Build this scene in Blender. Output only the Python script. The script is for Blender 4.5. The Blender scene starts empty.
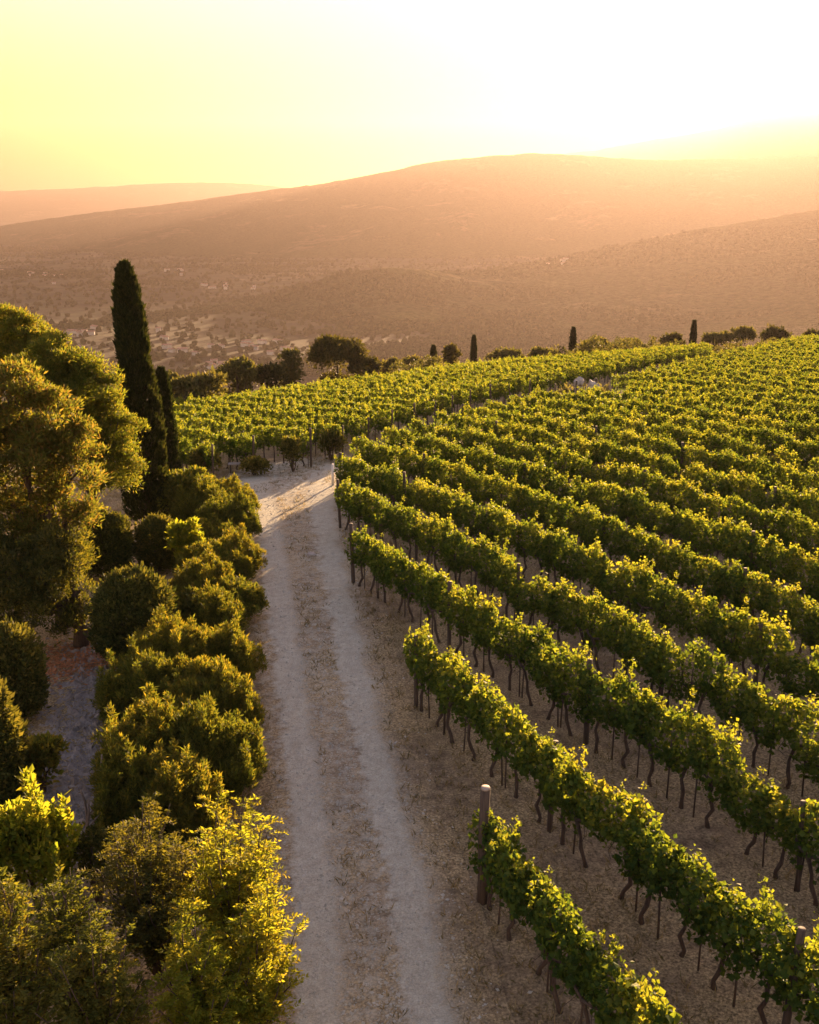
import bpy, math, random
import numpy as np
from mathutils import Vector, Matrix, Euler

R = np.random.default_rng(7)
random.seed(7)
scene = bpy.context.scene
COL = scene.collection
PI = math.pi

# ------------------------------------------------------------------ camera model
F, CX, CY, HOR, H = 1027.0, 409.5, 512.0, 200.0, 9.6
PITCH = math.atan((CY - HOR) / F)
SUN_AZ, SUN_EL = math.radians(17.6), math.radians(5.6)

def ray(x, y):
    a, b = (x - CX) / F, -(y - CY) / F
    c, s = math.cos(PITCH), math.sin(PITCH)
    return np.array([a, c + b * s, -s + b * c])

# ------------------------------------------------------------------ noise
def _hash(ix, iy, seed):
    h = (ix.astype(np.int64) * 374761393 + iy.astype(np.int64) * 668265263 + seed * 1442695041) & 0xFFFFFFFF
    h = ((h ^ (h >> 13)) * 1274126177) & 0xFFFFFFFF
    h = h ^ (h >> 16)
    return (h & 0xFFFFFF) / float(0xFFFFFF)

def vnoise(x, y, seed=0):
    x = np.asarray(x, float); y = np.asarray(y, float)
    ix, iy = np.floor(x), np.floor(y)
    fx, fy = x - ix, y - iy
    fx = fx * fx * (3 - 2 * fx); fy = fy * fy * (3 - 2 * fy)
    a = _hash(ix, iy, seed); b = _hash(ix + 1, iy, seed)
    c = _hash(ix, iy + 1, seed); d = _hash(ix + 1, iy + 1, seed)
    return (a * (1 - fx) + b * fx) * (1 - fy) + (c * (1 - fx) + d * fx) * fy

def fbm(x, y, seed=0, octv=4):
    t, amp, s = 0, 1, 0
    for o in range(octv):
        t = t + amp * (vnoise(np.asarray(x) * 2 ** o, np.asarray(y) * 2 ** o, seed + o) - .5)
        s += amp; amp *= .5
    return t / s * 2

# ------------------------------------------------------------------ terrain
CREST = np.array([(-400, 12), (-80, 30), (-30, 49), (-12, 63), (5, 80), (31, 89), (90, 95), (400, 100)], float)
VALLEY = -140.0

def softplus(t, w):
    t = np.asarray(t, float) / w
    return w * np.where(t > 30, t, np.log1p(np.exp(np.minimum(t, 30))))

def crest_e(x, y):
    return np.asarray(y, float) - np.interp(x, CREST[:, 0], CREST[:, 1])

def terrain(x, y):
    x = np.asarray(x, float); y = np.asarray(y, float)
    z = -0.082 * softplus(y - 0.66 * np.clip(x, -60, 60) - 30, 5)
    z = z - 0.34 * softplus(crest_e(x, y) - 4, 3)
    z = z + 0.05 * fbm(x / 3.5, y / 3.5, 3, 3) * np.clip(1 - np.abs(y) / 200, 0, 1)
    val = VALLEY + 7 * fbm(x / 500, y / 500, 11, 3)
    return np.maximum(z, val)

def ground_at(px, py, up=0.0):
    r = ray(px, py)
    ts = np.concatenate([np.arange(6, 140, .1), np.arange(140, 9000, 4)])
    P = r[None, :] * ts[:, None]
    below = (P[:, 2] + H) <= terrain(P[:, 0], P[:, 1]) + up
    i = int(np.argmax(below)) if below.any() else len(ts) - 1
    p = P[i]
    return np.array([p[0], p[1], float(terrain(p[0], p[1]))])

def spot(px, ybase, ytop, wpx):
    """ground position, height and width in metres of something seen at these pixels"""
    p = ground_at(px, ybase)
    rt = ray(px, ytop)
    zt = H + rt[2] * (p[1] / rt[1])
    c, s = math.cos(PITCH), math.sin(PITCH)
    depth = p[1] * c - (p[2] + (zt - p[2]) * .5 - H) * s
    return p, float(zt - p[2]), wpx * depth / F

def spot_far(px, Y, ytop, wpx):
    rt = ray(px, ytop)
    x = rt[0] * Y / rt[1]
    z = float(terrain(x, Y))
    zt = H + rt[2] * (Y / rt[1])
    return np.array([x, Y, z]), zt - z, wpx * Y * 1.02 / F

# ------------------------------------------------------------------ mesh building
def mesh_np(name, V, Fq, mats, rnd=None, mat_idx=None, smooth=False, uv=None):
    V = np.asarray(V, np.float32); Fq = np.asarray(Fq, np.int32)
    k = Fq.shape[1]
    me = bpy.data.meshes.new(name)
    me.vertices.add(len(V)); me.vertices.foreach_set('co', V.ravel())
    me.loops.add(Fq.size); me.loops.foreach_set('vertex_index', Fq.ravel())
    me.polygons.add(len(Fq))
    me.polygons.foreach_set('loop_start', np.arange(len(Fq), dtype=np.int32) * k)
    for m in (mats if isinstance(mats, (list, tuple)) else [mats]):
        me.materials.append(m)
    if mat_idx is not None:
        me.polygons.foreach_set('material_index', np.asarray(mat_idx, np.int32))
    me.polygons.foreach_set('use_smooth', np.full(len(Fq), bool(smooth)))
    if rnd is not None:
        at = me.attributes.new('rnd', 'FLOAT', 'FACE')
        at.data.foreach_set('value', np.asarray(rnd, np.float32))
    if uv is not None:
        l = me.uv_layers.new(name='UVMap')
        l.data.foreach_set('uv', np.asarray(uv, np.float32)[Fq.ravel()].ravel())
    me.update(calc_edges=True)
    me.validate()
    return me

class MB:
    """collects quads (triangles repeat nothing: they are stored as separate list)"""
    def __init__(s): s.v = []; s.f = []; s.n = 0
    def add(s, V, Fq):
        s.v.append(np.asarray(V, float)); s.f.append(np.asarray(Fq, int) + s.n); s.n += len(V)
    def tube(s, pts, rad, sides=6, twist=0.0):
        pts = np.asarray(pts, float); n = len(pts)
        rad = np.broadcast_to(np.asarray(rad, float), (n,))
        V = []
        for i in range(n):
            t = pts[min(i + 1, n - 1)] - pts[max(i - 1, 0)]
            t = t / (np.linalg.norm(t) + 1e-9)
            a = np.cross(t, [0, 1, 0.13]); a /= np.linalg.norm(a) + 1e-9
            b = np.cross(t, a)
            for k in range(sides):
                ang = 2 * PI * k / sides + twist * i
                V.append(pts[i] + rad[i] * (a * math.cos(ang) + b * math.sin(ang)))
        Fq = []
        for i in range(n - 1):
            for k in range(sides):
                k2 = (k + 1) % sides
                Fq.append((i * sides + k, i * sides + k2, (i + 1) * sides + k2, (i + 1) * sides + k))
        V.append(pts[-1]); top = len(V) - 1
        V.append(pts[0]); bot = len(V) - 1
        for k in range(0, sides, 2):
            k1, k2 = (k + 1) % sides, (k + 2) % sides
            o = (n - 1) * sides
            Fq.append((o + k, o + k1, o + k2, top))
            Fq.append((k2, k1, k, bot))
        s.add(V, Fq)
    def box(s, c, d, rz=0.0):
        c = np.asarray(c, float); d = np.asarray(d, float) / 2
        V = np.array([(x, y, z) for z in (-1, 1) for y in (-1, 1) for x in (-1, 1)], float) * d
        cs, sn = math.cos(rz), math.sin(rz)
        V = np.stack([V[:, 0] * cs - V[:, 1] * sn, V[:, 0] * sn + V[:, 1] * cs, V[:, 2]], 1) + c
        s.add(V, [(0, 2, 3, 1), (4, 5, 7, 6), (0, 1, 5, 4), (2, 6, 7, 3), (0, 4, 6, 2), (1, 3, 7, 5)])
    def arrays(s): return np.concatenate(s.v), np.concatenate(s.f)
    def mesh(s, name, mat, smooth=True):
        V, Fq = s.arrays(); return mesh_np(name, V, Fq, mat, smooth=smooth)

def link(name, data, parent=None, loc=(0, 0, 0), rz=0.0, sc=1.0):
    o = bpy.data.objects.new(name, data); COL.objects.link(o)
    o.location = loc; o.rotation_euler = (0, 0, rz)
    o.scale = (sc, sc, sc) if not isinstance(sc, tuple) else sc
    if parent is not None: o.parent = parent
    return o

def tag(o, label=None, cat=None, group=None, kind=None):
    if label: o['label'] = label
    if cat: o['category'] = cat
    if group: o['group'] = group
    if kind: o['kind'] = kind
    return o

def copy_tree(o, parent=None):
    c = o.copy(); COL.objects.link(c)
    if parent is not None: c.parent = parent
    for ch in list(o.children): copy_tree(ch, c)
    return c

# ------------------------------------------------------------------ leaves
def unit(a): return a / (np.linalg.norm(a, axis=-1, keepdims=True) + 1e-9)

def leaf_quads(P, A, L, W, rng, fold=.15):
    """kite-shaped leaves: base P, axis A (unit), length L, width W"""
    n = len(P)
    L = np.broadcast_to(np.asarray(L, float), (n,))[:, None]; W = np.broadcast_to(np.asarray(W, float), (n,))[:, None]
    S = unit(np.cross(A, rng.normal(size=(n, 3))))
    N = np.cross(A, S)
    m = P + A * L * .42
    V = np.stack([P, m + S * W / 2 + N * W * fold, P + A * L, m - S * W / 2 + N * W * fold], 1).reshape(-1, 3)
    Fq = np.arange(4 * n).reshape(n, 4)
    return V, Fq

def clump_leaves(clumps, dens, L, W, rng, out=.6, up=.4, jit=.6, depth=.35, below=.35, jl=.35):
    """foliage on ellipsoidal clumps (rows cx,cy,cz,rx,ry,rz); dens = leaves per square metre of clump surface"""
    PS, AS = [], []
    for c in clumps:
        r = np.array(c[3:6]); area = 4 * PI * np.mean(r) ** 2
        n = max(6, int(area * dens))
        d = unit(rng.normal(size=(n, 3)))
        flip = (d[:, 2] < -below) & (rng.random(n) < .8)
        d[flip, 2] *= -1
        rad = 1 - np.abs(rng.normal(0, depth, n)).clip(0, .8)
        ph = rng.random(3) * 9
        lump = 1 + .14 * np.sin(d[:, 0] * 5 + ph[0]) * np.sin(d[:, 1] * 5 + ph[1]) + .1 * np.sin(d[:, 2] * 7 + ph[2])
        P = np.array(c[:3]) + d * r * (rad * lump)[:, None]
        A = unit(d * out + np.array([0, 0, 1]) * up + rng.normal(size=(n, 3)) * jit)
        PS.append(P); AS.append(A)
    P = np.concatenate(PS); A = np.concatenate(AS); n = len(P)
    LL = L * (1 + jl * rng.normal(size=n)).clip(.4, 1.9)
    V, Fq = leaf_quads(P, A, LL, LL * (W / L), rng)
    return V, Fq, rng.random(n)

def shell_clumps(cx, cy, cz, rx, ry, rz, n, cr, rng, zmin=-.3, fill=.85, var=.25):
    out = []
    for i in range(n):
        d = unit(rng.normal(size=3))
        if d[2] < zmin: d[2] = -d[2]
        k = fill * (1 - var * rng.random())
        q = cr * rng.uniform(.7, 1.3)
        out.append((cx + d[0] * rx * k, cy + d[1] * ry * k, cz + d[2] * rz * k, q, q, q * rng.uniform(.7, .95)))
    return out

# ------------------------------------------------------------------ materials
def new_mat(name):
    m = bpy.data.materials.new(name); m.use_nodes = True
    nt = m.node_tree; nt.nodes.clear()
    o = nt.nodes.new('ShaderNodeOutputMaterial')
    return m, nt, o

def ramp(nt, fac, stops):
    r = nt.nodes.new('ShaderNodeValToRGB')
    e = r.color_ramp.elements
    while len(e) < len(stops): e.new(.5)
    for i, (p, c) in enumerate(stops):
        e[i].position = p; e[i].color = (*c, 1)
    if fac is not None: nt.links.new(fac, r.inputs[0])
    return r.outputs[0]

def noise_tex(nt, vec, scale, detail=4, rough=.55):
    n = nt.nodes.new('ShaderNodeTexNoise'); n.inputs['Scale'].default_value = scale
    n.inputs['Detail'].default_value = detail; n.inputs['Roughness'].default_value = rough
    if vec is not None: nt.links.new(vec, n.inputs['Vector'])
    return n.outputs['Fac']

def mixc(nt, fac, a, b, mode='MIX'):
    m = nt.nodes.new('ShaderNodeMix'); m.data_type = 'RGBA'; m.blend_type = mode
    for s, v in ((0, fac), (6, a), (7, b)):
        if isinstance(v, (int, float)): m.inputs[s].default_value = v
        elif isinstance(v, tuple): m.inputs[s].default_value = (*v, 1)
        else: nt.links.new(v, m.inputs[s])
    return m.outputs[2]

def math_n(nt, op, a, b=None, c=None, clamp=False):
    m = nt.nodes.new('ShaderNodeMath'); m.operation = op; m.use_clamp = clamp
    for i, v in enumerate((a, b, c)):
        if v is None: continue
        if isinstance(v, (int, float)): m.inputs[i].default_value = v
        else: nt.links.new(v, m.inputs[i])
    return m.outputs[0]

def sstep(nt, v, a, b):
    m = nt.nodes.new('ShaderNodeMapRange'); m.interpolation_type = 'SMOOTHSTEP'
    m.inputs[1].default_value = a; m.inputs[2].default_value = b
    nt.links.new(v, m.inputs[0]); return m.outputs[0]

def bump(nt, h, strength, dist):
    b = nt.nodes.new('ShaderNodeBump'); b.inputs['Strength'].default_value = strength
    b.inputs['Distance'].default_value = dist; nt.links.new(h, b.inputs['Height']); return b.outputs[0]

def leaf_mat(name, stops, trans, amount=.42, rough=.62, spec=.10):
    m, nt, o = new_mat(name)
    a = nt.nodes.new('ShaderNodeAttribute'); a.attribute_name = 'rnd'
    oi = nt.nodes.new('ShaderNodeObjectInfo')
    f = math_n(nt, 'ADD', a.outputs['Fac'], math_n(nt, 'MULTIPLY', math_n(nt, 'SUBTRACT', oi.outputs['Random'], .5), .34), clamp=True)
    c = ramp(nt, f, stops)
    p = nt.nodes.new('ShaderNodeBsdfPrincipled'); p.inputs['Roughness'].default_value = rough
    p.inputs['Specular IOR Level'].default_value = spec
    nt.links.new(c, p.inputs['Base Color'])
    t = nt.nodes.new('ShaderNodeBsdfTranslucent')
    tc = ramp(nt, f, trans); nt.links.new(tc, t.inputs['Color'])
    mx = nt.nodes.new('ShaderNodeMixShader'); mx.inputs[0].default_value = amount
    nt.links.new(p.outputs[0], mx.inputs[1]); nt.links.new(t.outputs[0], mx.inputs[2])
    nt.links.new(mx.outputs[0], o.inputs[0])
    return m

def plain_mat(name, c1, c2, scale=8, rough=.85, bstr=.4, bd=.02, stretch=None):
    m, nt, o = new_mat(name)
    tc = nt.nodes.new('ShaderNodeTexCoord'); v = tc.outputs['Object']
    if stretch:
        mp = nt.nodes.new('ShaderNodeMapping'); mp.inputs['Scale'].default_value = stretch
        nt.links.new(v, mp.inputs[0]); v = mp.outputs[0]
    n = noise_tex(nt, v, scale, 6, .65)
    p = nt.nodes.new('ShaderNodeBsdfPrincipled'); p.inputs['Roughness'].default_value = rough
    nt.links.new(ramp(nt, n, [(.3, c1), (.7, c2)]), p.inputs['Base Color'])
    nt.links.new(bump(nt, n, bstr, bd), p.inputs['Normal'])
    nt.links.new(p.outputs[0], o.inputs[0])
    return m

M = {}
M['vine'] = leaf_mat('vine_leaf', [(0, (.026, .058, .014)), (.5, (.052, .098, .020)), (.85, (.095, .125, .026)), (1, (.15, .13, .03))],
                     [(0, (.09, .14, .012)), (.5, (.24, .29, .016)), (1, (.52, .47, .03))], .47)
M['far_vine'] = M['vine']
M['bark'] = plain_mat('bark', (.028, .018, .012), (.085, .058, .040), 14, .9, .6, .02, (3, 3, .6))
M['post'] = plain_mat('weathered_wood', (.03, .021, .015), (.095, .068, .048), 10, .85, .5, .01, (6, 6, .4))
M['cut'] = plain_mat('cut_wood', (.22, .19, .16), (.36, .31, .26), 20)
M['cypress'] = leaf_mat('cypress_scale', [(0, (.010, .018, .007)), (.7, (.020, .032, .010)), (1, (.045, .050, .016))],
                        [(0, (.02, .035, .006)), (1, (.09, .09, .012))], .22)
M['pine'] = leaf_mat('pine_needle', [(0, (.040, .056, .015)), (.55, (.075, .088, .022)), (.82, (.105, .092, .026)), (1, (.12, .075, .030))],
                     [(0, (.14, .18, .016)), (.65, (.30, .28, .024)), (1, (.42, .25, .035))], .44)
M['pine_green'] = leaf_mat('pine_needle_green', [(0, (.034, .055, .013)), (.6, (.070, .090, .020)), (1, (.12, .105, .022))],
                     [(0, (.14, .19, .014)), (.6, (.30, .30, .02)), (1, (.40, .28, .03))], .45)
M['laurel'] = leaf_mat('clipped_leaf', [(0, (.028, .042, .014)), (.7, (.058, .072, .022)), (1, (.11, .10, .028))],
                       [(0, (.07, .09, .010)), (1, (.26, .22, .022))], .30, .7, .06)
M['juniper'] = leaf_mat('juniper_leaf', [(0, (.045, .060, .015)), (.6, (.085, .095, .022)), (1, (.12, .105, .024))],
                        [(0, (.10, .13, .012)), (.6, (.24, .25, .018)), (1, (.42, .32, .02))], .40)
M['feather'] = leaf_mat('feathery_leaf', [(0, (.055, .085, .014)), (.6, (.10, .12, .018)), (1, (.16, .14, .02))],
                        [(0, (.26, .32, .018)), (.6, (.44, .44, .022)), (1, (.58, .46, .03))], .52)
M['dark_shrub'] = leaf_mat('dark_leaf', [(0, (.026, .038, .014)), (.7, (.055, .065, .022)), (1, (.11, .09, .025))],
                           [(0, (.09, .11, .01)), (1, (.32, .27, .02))], .38)
M['crest_dark'] = leaf_mat('crest_tree_leaf', [(0, (.016, .024, .010)), (.7, (.034, .042, .015)), (1, (.07, .06, .02))], [(0, (.05, .06, .01)), (1, (.18, .15, .02))], .28)
M['olive'] = leaf_mat('olive_leaf', [(0, (.04, .045, .02)), (.7, (.075, .078, .032)), (1, (.12, .11, .04))],
                      [(0, (.10, .11, .02)), (1, (.24, .20, .03))], .35)
M['twig'] = plain_mat('dry_twig', (.10, .075, .055), (.22, .17, .13), 20)
M['straw'] = leaf_mat('dry_grass_blade', [(0, (.10, .085, .04)), (.6, (.22, .17, .085)), (1, (.34, .27, .15))],
                      [(0, (.16, .14, .04)), (1, (.40, .30, .12))], .4)
M['stone'] = plain_mat('limestone', (.24, .21, .18), (.44, .40, .35), 6, .9, .6, .03)
M['gravel'] = plain_mat('road_gravel', (.27, .26, .21), (.44, .42, .345), 3)
M['rubble'] = plain_mat('path_rubble', (.11, .095, .08), (.27, .24, .21), 5)
M['white'] = plain_mat('pale_stone', (.55, .52, .48), (.78, .75, .70), 6)
M['wall'] = plain_mat('plaster', (.38, .34, .29), (.60, .55, .47), .3)
M['roof'] = plain_mat('roof_tile', (.20, .10, .06), (.34, .19, .12), .6)
M['weed'] = leaf_mat('weed_leaf', [(0, (.05, .05, .02)), (1, (.14, .12, .05))], [(0, (.12, .12, .02)), (1, (.3, .25, .05))], .4)

def soil_nodes(nt, pos):
    n1 = noise_tex(nt, pos, .35, 6, .6); n2 = noise_tex(nt, pos, 3.0, 6, .65); n3 = noise_tex(nt, pos, 26, 4, .7)
    soil = ramp(nt, n2, [(.3, (.120, .088, .052)), (.5, (.215, .160, .096)), (.7, (.32, .245, .150))])
    straw = ramp(nt, n3, [(.3, (.16, .12, .062)), (.7, (.38, .29, .15))])
    near = mixc(nt, sstep(nt, math_n(nt, 'ADD', n1, math_n(nt, 'MULTIPLY', n2, .5)), .58, .86), soil, straw)
    fine = ramp(nt, n3, [(.32, (.45, .45, .45)), (.62, (1.25, 1.25, 1.25))])
    return mixc(nt, 1.0, near, fine, 'MULTIPLY'), n2, n3

def ground_mat():
    m, nt, o = new_mat('soil_and_fields')
    g = nt.nodes.new('ShaderNodeNewGeometry'); pos = g.outputs['Position']
    sx = nt.nodes.new('ShaderNodeSeparateXYZ'); nt.links.new(pos, sx.inputs[0])
    near, n2, n3 = soil_nodes(nt, pos)
    # fields of the valley
    v = nt.nodes.new('ShaderNodeTexVoronoi'); v.inputs['Scale'].default_value = .0058; v.inputs['Randomness'].default_value = .9
    mp = nt.nodes.new('ShaderNodeMapping'); mp.inputs['Scale'].default_value = (1.0, .62, 0); mp.inputs['Rotation'].default_value = (0, 0, .5)
    nt.links.new(pos, mp.inputs[0]); nt.links.new(mp.outputs[0], v.inputs['Vector'])
    sc = nt.nodes.new('ShaderNodeSeparateColor'); nt.links.new(v.outputs['Color'], sc.inputs[0])
    field = ramp(nt, sc.outputs[0], [(0, (.035, .045, .018)), (.3, (.07, .075, .03)), (.5, (.16, .14, .06)), (.72, (.10, .11, .04)), (.9, (.26, .21, .12)), (1, (.20, .14, .09))])
    nf = noise_tex(nt, pos, .02, 6, .7)
    field = mixc(nt, 1.0, field, ramp(nt, nf, [(.35, (.06, .06, .06)), (.65, (.36, .36, .34))]), 'MULTIPLY')
    col = mixc(nt, sstep(nt, sx.outputs[2], -12, -45), near, field)
    p = nt.nodes.new('ShaderNodeBsdfPrincipled'); p.inputs['Roughness'].default_value = .95
    p.inputs['Specular IOR Level'].default_value = .1
    nt.links.new(col, p.inputs['Base Color'])
    h = math_n(nt, 'ADD', math_n(nt, 'MULTIPLY', n2, 1.0), math_n(nt, 'MULTIPLY', n3, .45))
    nt.links.new(bump(nt, h, .7, .08), p.inputs['Normal'])
    nt.links.new(p.outputs[0], o.inputs[0])
    return m

def road_mat():
    m, nt, o = new_mat('gravel_with_wheel_tracks')
    g = nt.nodes.new('ShaderNodeNewGeometry'); pos = g.outputs['Position']
    uvn = nt.nodes.new('ShaderNodeUVMap')
    sx = nt.nodes.new('ShaderNodeSeparateXYZ'); nt.links.new(uvn.outputs[0], sx.inputs[0])
    n1 = noise_tex(nt, pos, .9, 5, .6); n2 = noise_tex(nt, pos, 5, 6, .7); n3 = noise_tex(nt, pos, 38, 3, .7)
    u = math_n(nt, 'ADD', sx.outputs[0], math_n(nt, 'MULTIPLY', math_n(nt, 'SUBTRACT', n1, .5), .16))
    u = math_n(nt, 'ADD', u, math_n(nt, 'MULTIPLY', math_n(nt, 'SUBTRACT', n2, .5), .24))
    def track(c, w0, w1):
        d = math_n(nt, 'ABSOLUTE', math_n(nt, 'SUBTRACT', u, c))
        return sstep(nt, d, w1, w0)
    t = math_n(nt, 'MAXIMUM', track(.295, .055, .14), track(.70, .05, .13))
    end = sstep(nt, sx.outputs[1], .72, .80)
    t = math_n(nt, 'MAXIMUM', t, math_n(nt, 'MULTIPLY', math_n(nt, 'MULTIPLY', end, sstep(nt, n2, .3, .62)), track(.5, .30, .44)))
    body = math_n(nt, 'MULTIPLY', track(.5, .30, .43), math_n(nt, 'ADD', math_n(nt, 'MULTIPLY', sstep(nt, n2, .38, .68), .55), .12))
    t2 = math_n(nt, 'MAXIMUM', t, body)
    t2 = math_n(nt, 'MULTIPLY', t2, sstep(nt, sx.outputs[1], .985, .90))
    gravel = ramp(nt, n3, [(.25, (.265, .255, .205)), (.5, (.395, .38, .305)), (.75, (.52, .50, .41))])
    soil, _a, _b = soil_nodes(nt, pos)
    gravel = mixc(nt, 1.0, gravel, ramp(nt, n2, [(.3, (.74, .72, .68)), (.7, (1.08, 1.08, 1.06))]), 'MULTIPLY')
    col = mixc(nt, t2, soil, gravel)
    p = nt.nodes.new('ShaderNodeBsdfPrincipled'); p.inputs['Roughness'].default_value = .93
    p.inputs['Specular IOR Level'].default_value = .15
    nt.links.new(col, p.inputs['Base Color'])
    h = math_n(nt, 'ADD', n2, math_n(nt, 'MULTIPLY', n3, .6))
    nt.links.new(bump(nt, h, .6, .04), p.inputs['Normal'])
    nt.links.new(p.outputs[0], o.inputs[0])
    return m

def hill_mat():
    m, nt, o = new_mat('wooded_hillside')
    g = nt.nodes.new('ShaderNodeNewGeometry'); pos = g.outputs['Position']
    n1 = noise_tex(nt, pos, .004, 5, .6); n2 = noise_tex(nt, pos, .03, 5, .65); n3 = noise_tex(nt, pos, .12, 3, .6)
    woods = ramp(nt, n3, [(.3, (.022, .028, .012)), (.7, (.065, .066, .028))])
    open_ = ramp(nt, n2, [(.3, (.05, .048, .022)), (.7, (.13, .105, .06))])
    col = mixc(nt, sstep(nt, math_n(nt, 'ADD', n1, math_n(nt, 'MULTIPLY', n2, .35)), .72, .86), woods, open_)
    p = nt.nodes.new('ShaderNodeBsdfPrincipled'); p.inputs['Roughness'].default_value = 1
    p.inputs['Specular IOR Level'].default_value = 0
    nt.links.new(col, p.inputs['Base Color'])
    nt.links.new(bump(nt, math_n(nt, 'ADD', n3, n2), 1.0, 14), p.inputs['Normal'])
    nt.links.new(p.outputs[0], o.inputs[0])
    return m

# ------------------------------------------------------------------ ground
def graded(lo, hi, mid0, mid1, step, grow):
    a = list(np.arange(mid0, mid1 + step / 2, step)); s = step
    while a[-1] < hi: s *= grow; a.append(min(hi, a[-1] + s))
    s = step; b = [a[0]]
    while b[-1] > lo: s *= grow; b.append(max(lo, b[-1] - s))
    return np.array(b[:0:-1] + a)
gx = graded(-9000, 9000, -30, 60, .8, 1.09); gy = graded(-150, 11600, 5, 105, .8, 1.05)
X, Y = np.meshgrid(gx, gy)
V = np.stack([X.ravel(), Y.ravel(), terrain(X, Y).ravel()], 1)
nx, ny = len(gx), len(gy)
ii = np.arange(ny - 1)[:, None] * nx + np.arange(nx - 1)[None, :]
Fq = np.stack([ii, ii + 1, ii + nx + 1, ii + nx], -1).reshape(-1, 4)
tag(link('ground', mesh_np('ground', V, Fq, ground_mat(), smooth=True)), kind='structure')

# ------------------------------------------------------------------ gravel road
EDGE = [(1060, 284, 476), (1000, 290, 455), (905, 291, 437), (850, 290, 420), (800, 286, 404), (750, 280, 390), (700, 274, 378), (650, 269, 366), (600, 263, 356),
        (560, 258, 347), (530, 254, 341), (505, 249, 337), (490, 243, 335), (479, 238, 335), (471, 248, 338), (465, 272, 342), (460, 302, 347), (456, 326, 352), (448, 350, 362)]
Lp = np.array([ground_at(a, y) for y, a, b in EDGE]); Rp = np.array([ground_at(b, y) for y, a, b in EDGE])
t_first = Lp[0] - Lp[1]; t_first /= np.linalg.norm(t_first)
def resample(P, n):
    d = np.concatenate([[0], np.cumsum(np.linalg.norm(np.diff(P[:, :2], axis=0), axis=1))])
    s = np.linspace(0, d[-1], n)
    return np.stack([np.interp(s, d, P[:, 0]), np.interp(s, d, P[:, 1])], 1)
def strip(name, Lp, Rp, n, m, mat, widen, lift, kind='structure'):
    a, b = resample(Lp, n), resample(Rp, n)
    w = b - a; a = a - w * widen; b = b + w * widen
    us = np.linspace(0, 1, m)
    XY = a[:, None, :] * (1 - us)[None, :, None] + b[:, None, :] * us[None, :, None]
    Z = terrain(XY[..., 0], XY[..., 1]) + lift
    V = np.concatenate([XY, Z[..., None]], -1).reshape(-1, 3)
    i = np.arange(n - 1)[:, None] * m + np.arange(m - 1)[None, :]
    Fq = np.stack([i, i + 1, i + m + 1, i + m], -1).reshape(-1, 4)
    uv = np.stack([np.tile(us, n), np.repeat(np.linspace(0, 1, n), m)], 1)
    return tag(link(name, mesh_np(name, V, Fq, mat, smooth=True, uv=uv)), kind=kind)
back = lambda P, k: np.concatenate([[P[0] + np.array([k, -16, 0])], P])
roadL, roadR = back(Lp, .3), back(Rp, .9)
road = strip('gravel_road', roadL, roadR, 120, 14, road_mat(), .30, .02)

# ------------------------------------------------------------------ hills
def hill(name, ctrl, foot, seed, amp, cols=360, rows=46, jag=1.0, mat=None, dk=1.0):
    ctrl = np.array(ctrl, float); foot = np.array(foot, float)
    px = np.linspace(ctrl[0, 0], ctrl[-1, 0], cols)
    py = np.interp(px, ctrl[:, 0], ctrl[:, 1]); D = np.interp(px, ctrl[:, 0], ctrl[:, 2]) * dk
    k = np.exp(-np.linspace(-2, 2, 13) ** 2); k /= k.sum()
    pad = np.pad(py, 6, mode='edge'); py = np.convolve(pad, k, 'valid')
    py = py + jag * fbm(px / 16, px * 0, seed, 4) + .6 * jag * (vnoise(px / 2.2, px * 0, seed + 9) - .5)
    Df = np.interp(px, foot[:, 0], foot[:, 1])
    t = np.concatenate([np.linspace(0, 1, rows), np.linspace(1.06, 1.6, 8)])
    V = []
    for c in range(cols):
        r = ray(px[c], py[c]); zr = H + r[2] * D[c] / r[1]; sl = r[0] / r[1]
        Yv = Df[c] + (D[c] - Df[c]) * t
        fr = np.minimum(t, 1)
        z = (VALLEY - 12) + (zr - VALLEY + 12) * (fr ** 1.15) - np.maximum(t - 1, 0) * (zr - VALLEY + 40) * 1.6
        Xv = sl * Yv
        w = np.clip(fr * (1 - fr) * 4, 0, 1) * (t <= 1)
        z = z + w * amp * (fbm(Xv / 420, Yv / 700, seed + 3, 5) - .1)
        V.append(np.stack([Xv, Yv, z], 1))
    V = np.array(V); nr = len(t)
    i = np.arange(cols - 1)[:, None] * nr + np.arange(nr - 1)[None, :]
    Fq = np.stack([i, i + nr, i + nr + 1, i + 1], -1).reshape(-1, 4)
    tag(link(name, mesh_np(name, V.reshape(-1, 3), Fq, mat, smooth=True)), kind='structure')
    return V
HM = hill_mat()
hillA = hill('hill', [(60, 326, 1540), (150, 315, 1680), (205, 306, 1800), (262, 296, 1880), (305, 285, 1920), (345, 274, 1940), (385, 267, 2000), (420, 270, 2050), (470, 272, 2150), (520, 265, 2300), (570, 256, 2400),
       (640, 241, 2500), (700, 229, 2550), (819, 210, 2600), (1000, 192, 2700), (1300, 185, 2800)],
     [(60, 1150), (235, 1080), (300, 1000), (385, 900), (570, 760), (819, 640), (1300, 640)], 21, 20, mat=HM, cols=420, rows=60, dk=.82)
hillB = hill('hill', [(-400, 268, 3500), (-100, 240, 3800), (0, 226, 4000), (60, 217, 4050), (100, 212, 4100), (200, 200, 4200), (262, 191, 4200), (340, 181, 4200), (385, 172, 4200), (430, 162, 4200),
       (470, 158, 4200), (500, 155, 4200), (540, 153, 4200), (570, 154.5, 4200), (610, 158, 4200), (650, 160, 4200), (740, 159, 4200), (819, 156, 4200), (1000, 156, 4200), (1300, 165, 4200)],
     [(-400, 3300), (0, 3100), (300, 2800), (819, 2800), (1300, 2800)], 5, 85, mat=HM, cols=420, rows=60, dk=1.12)
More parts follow.
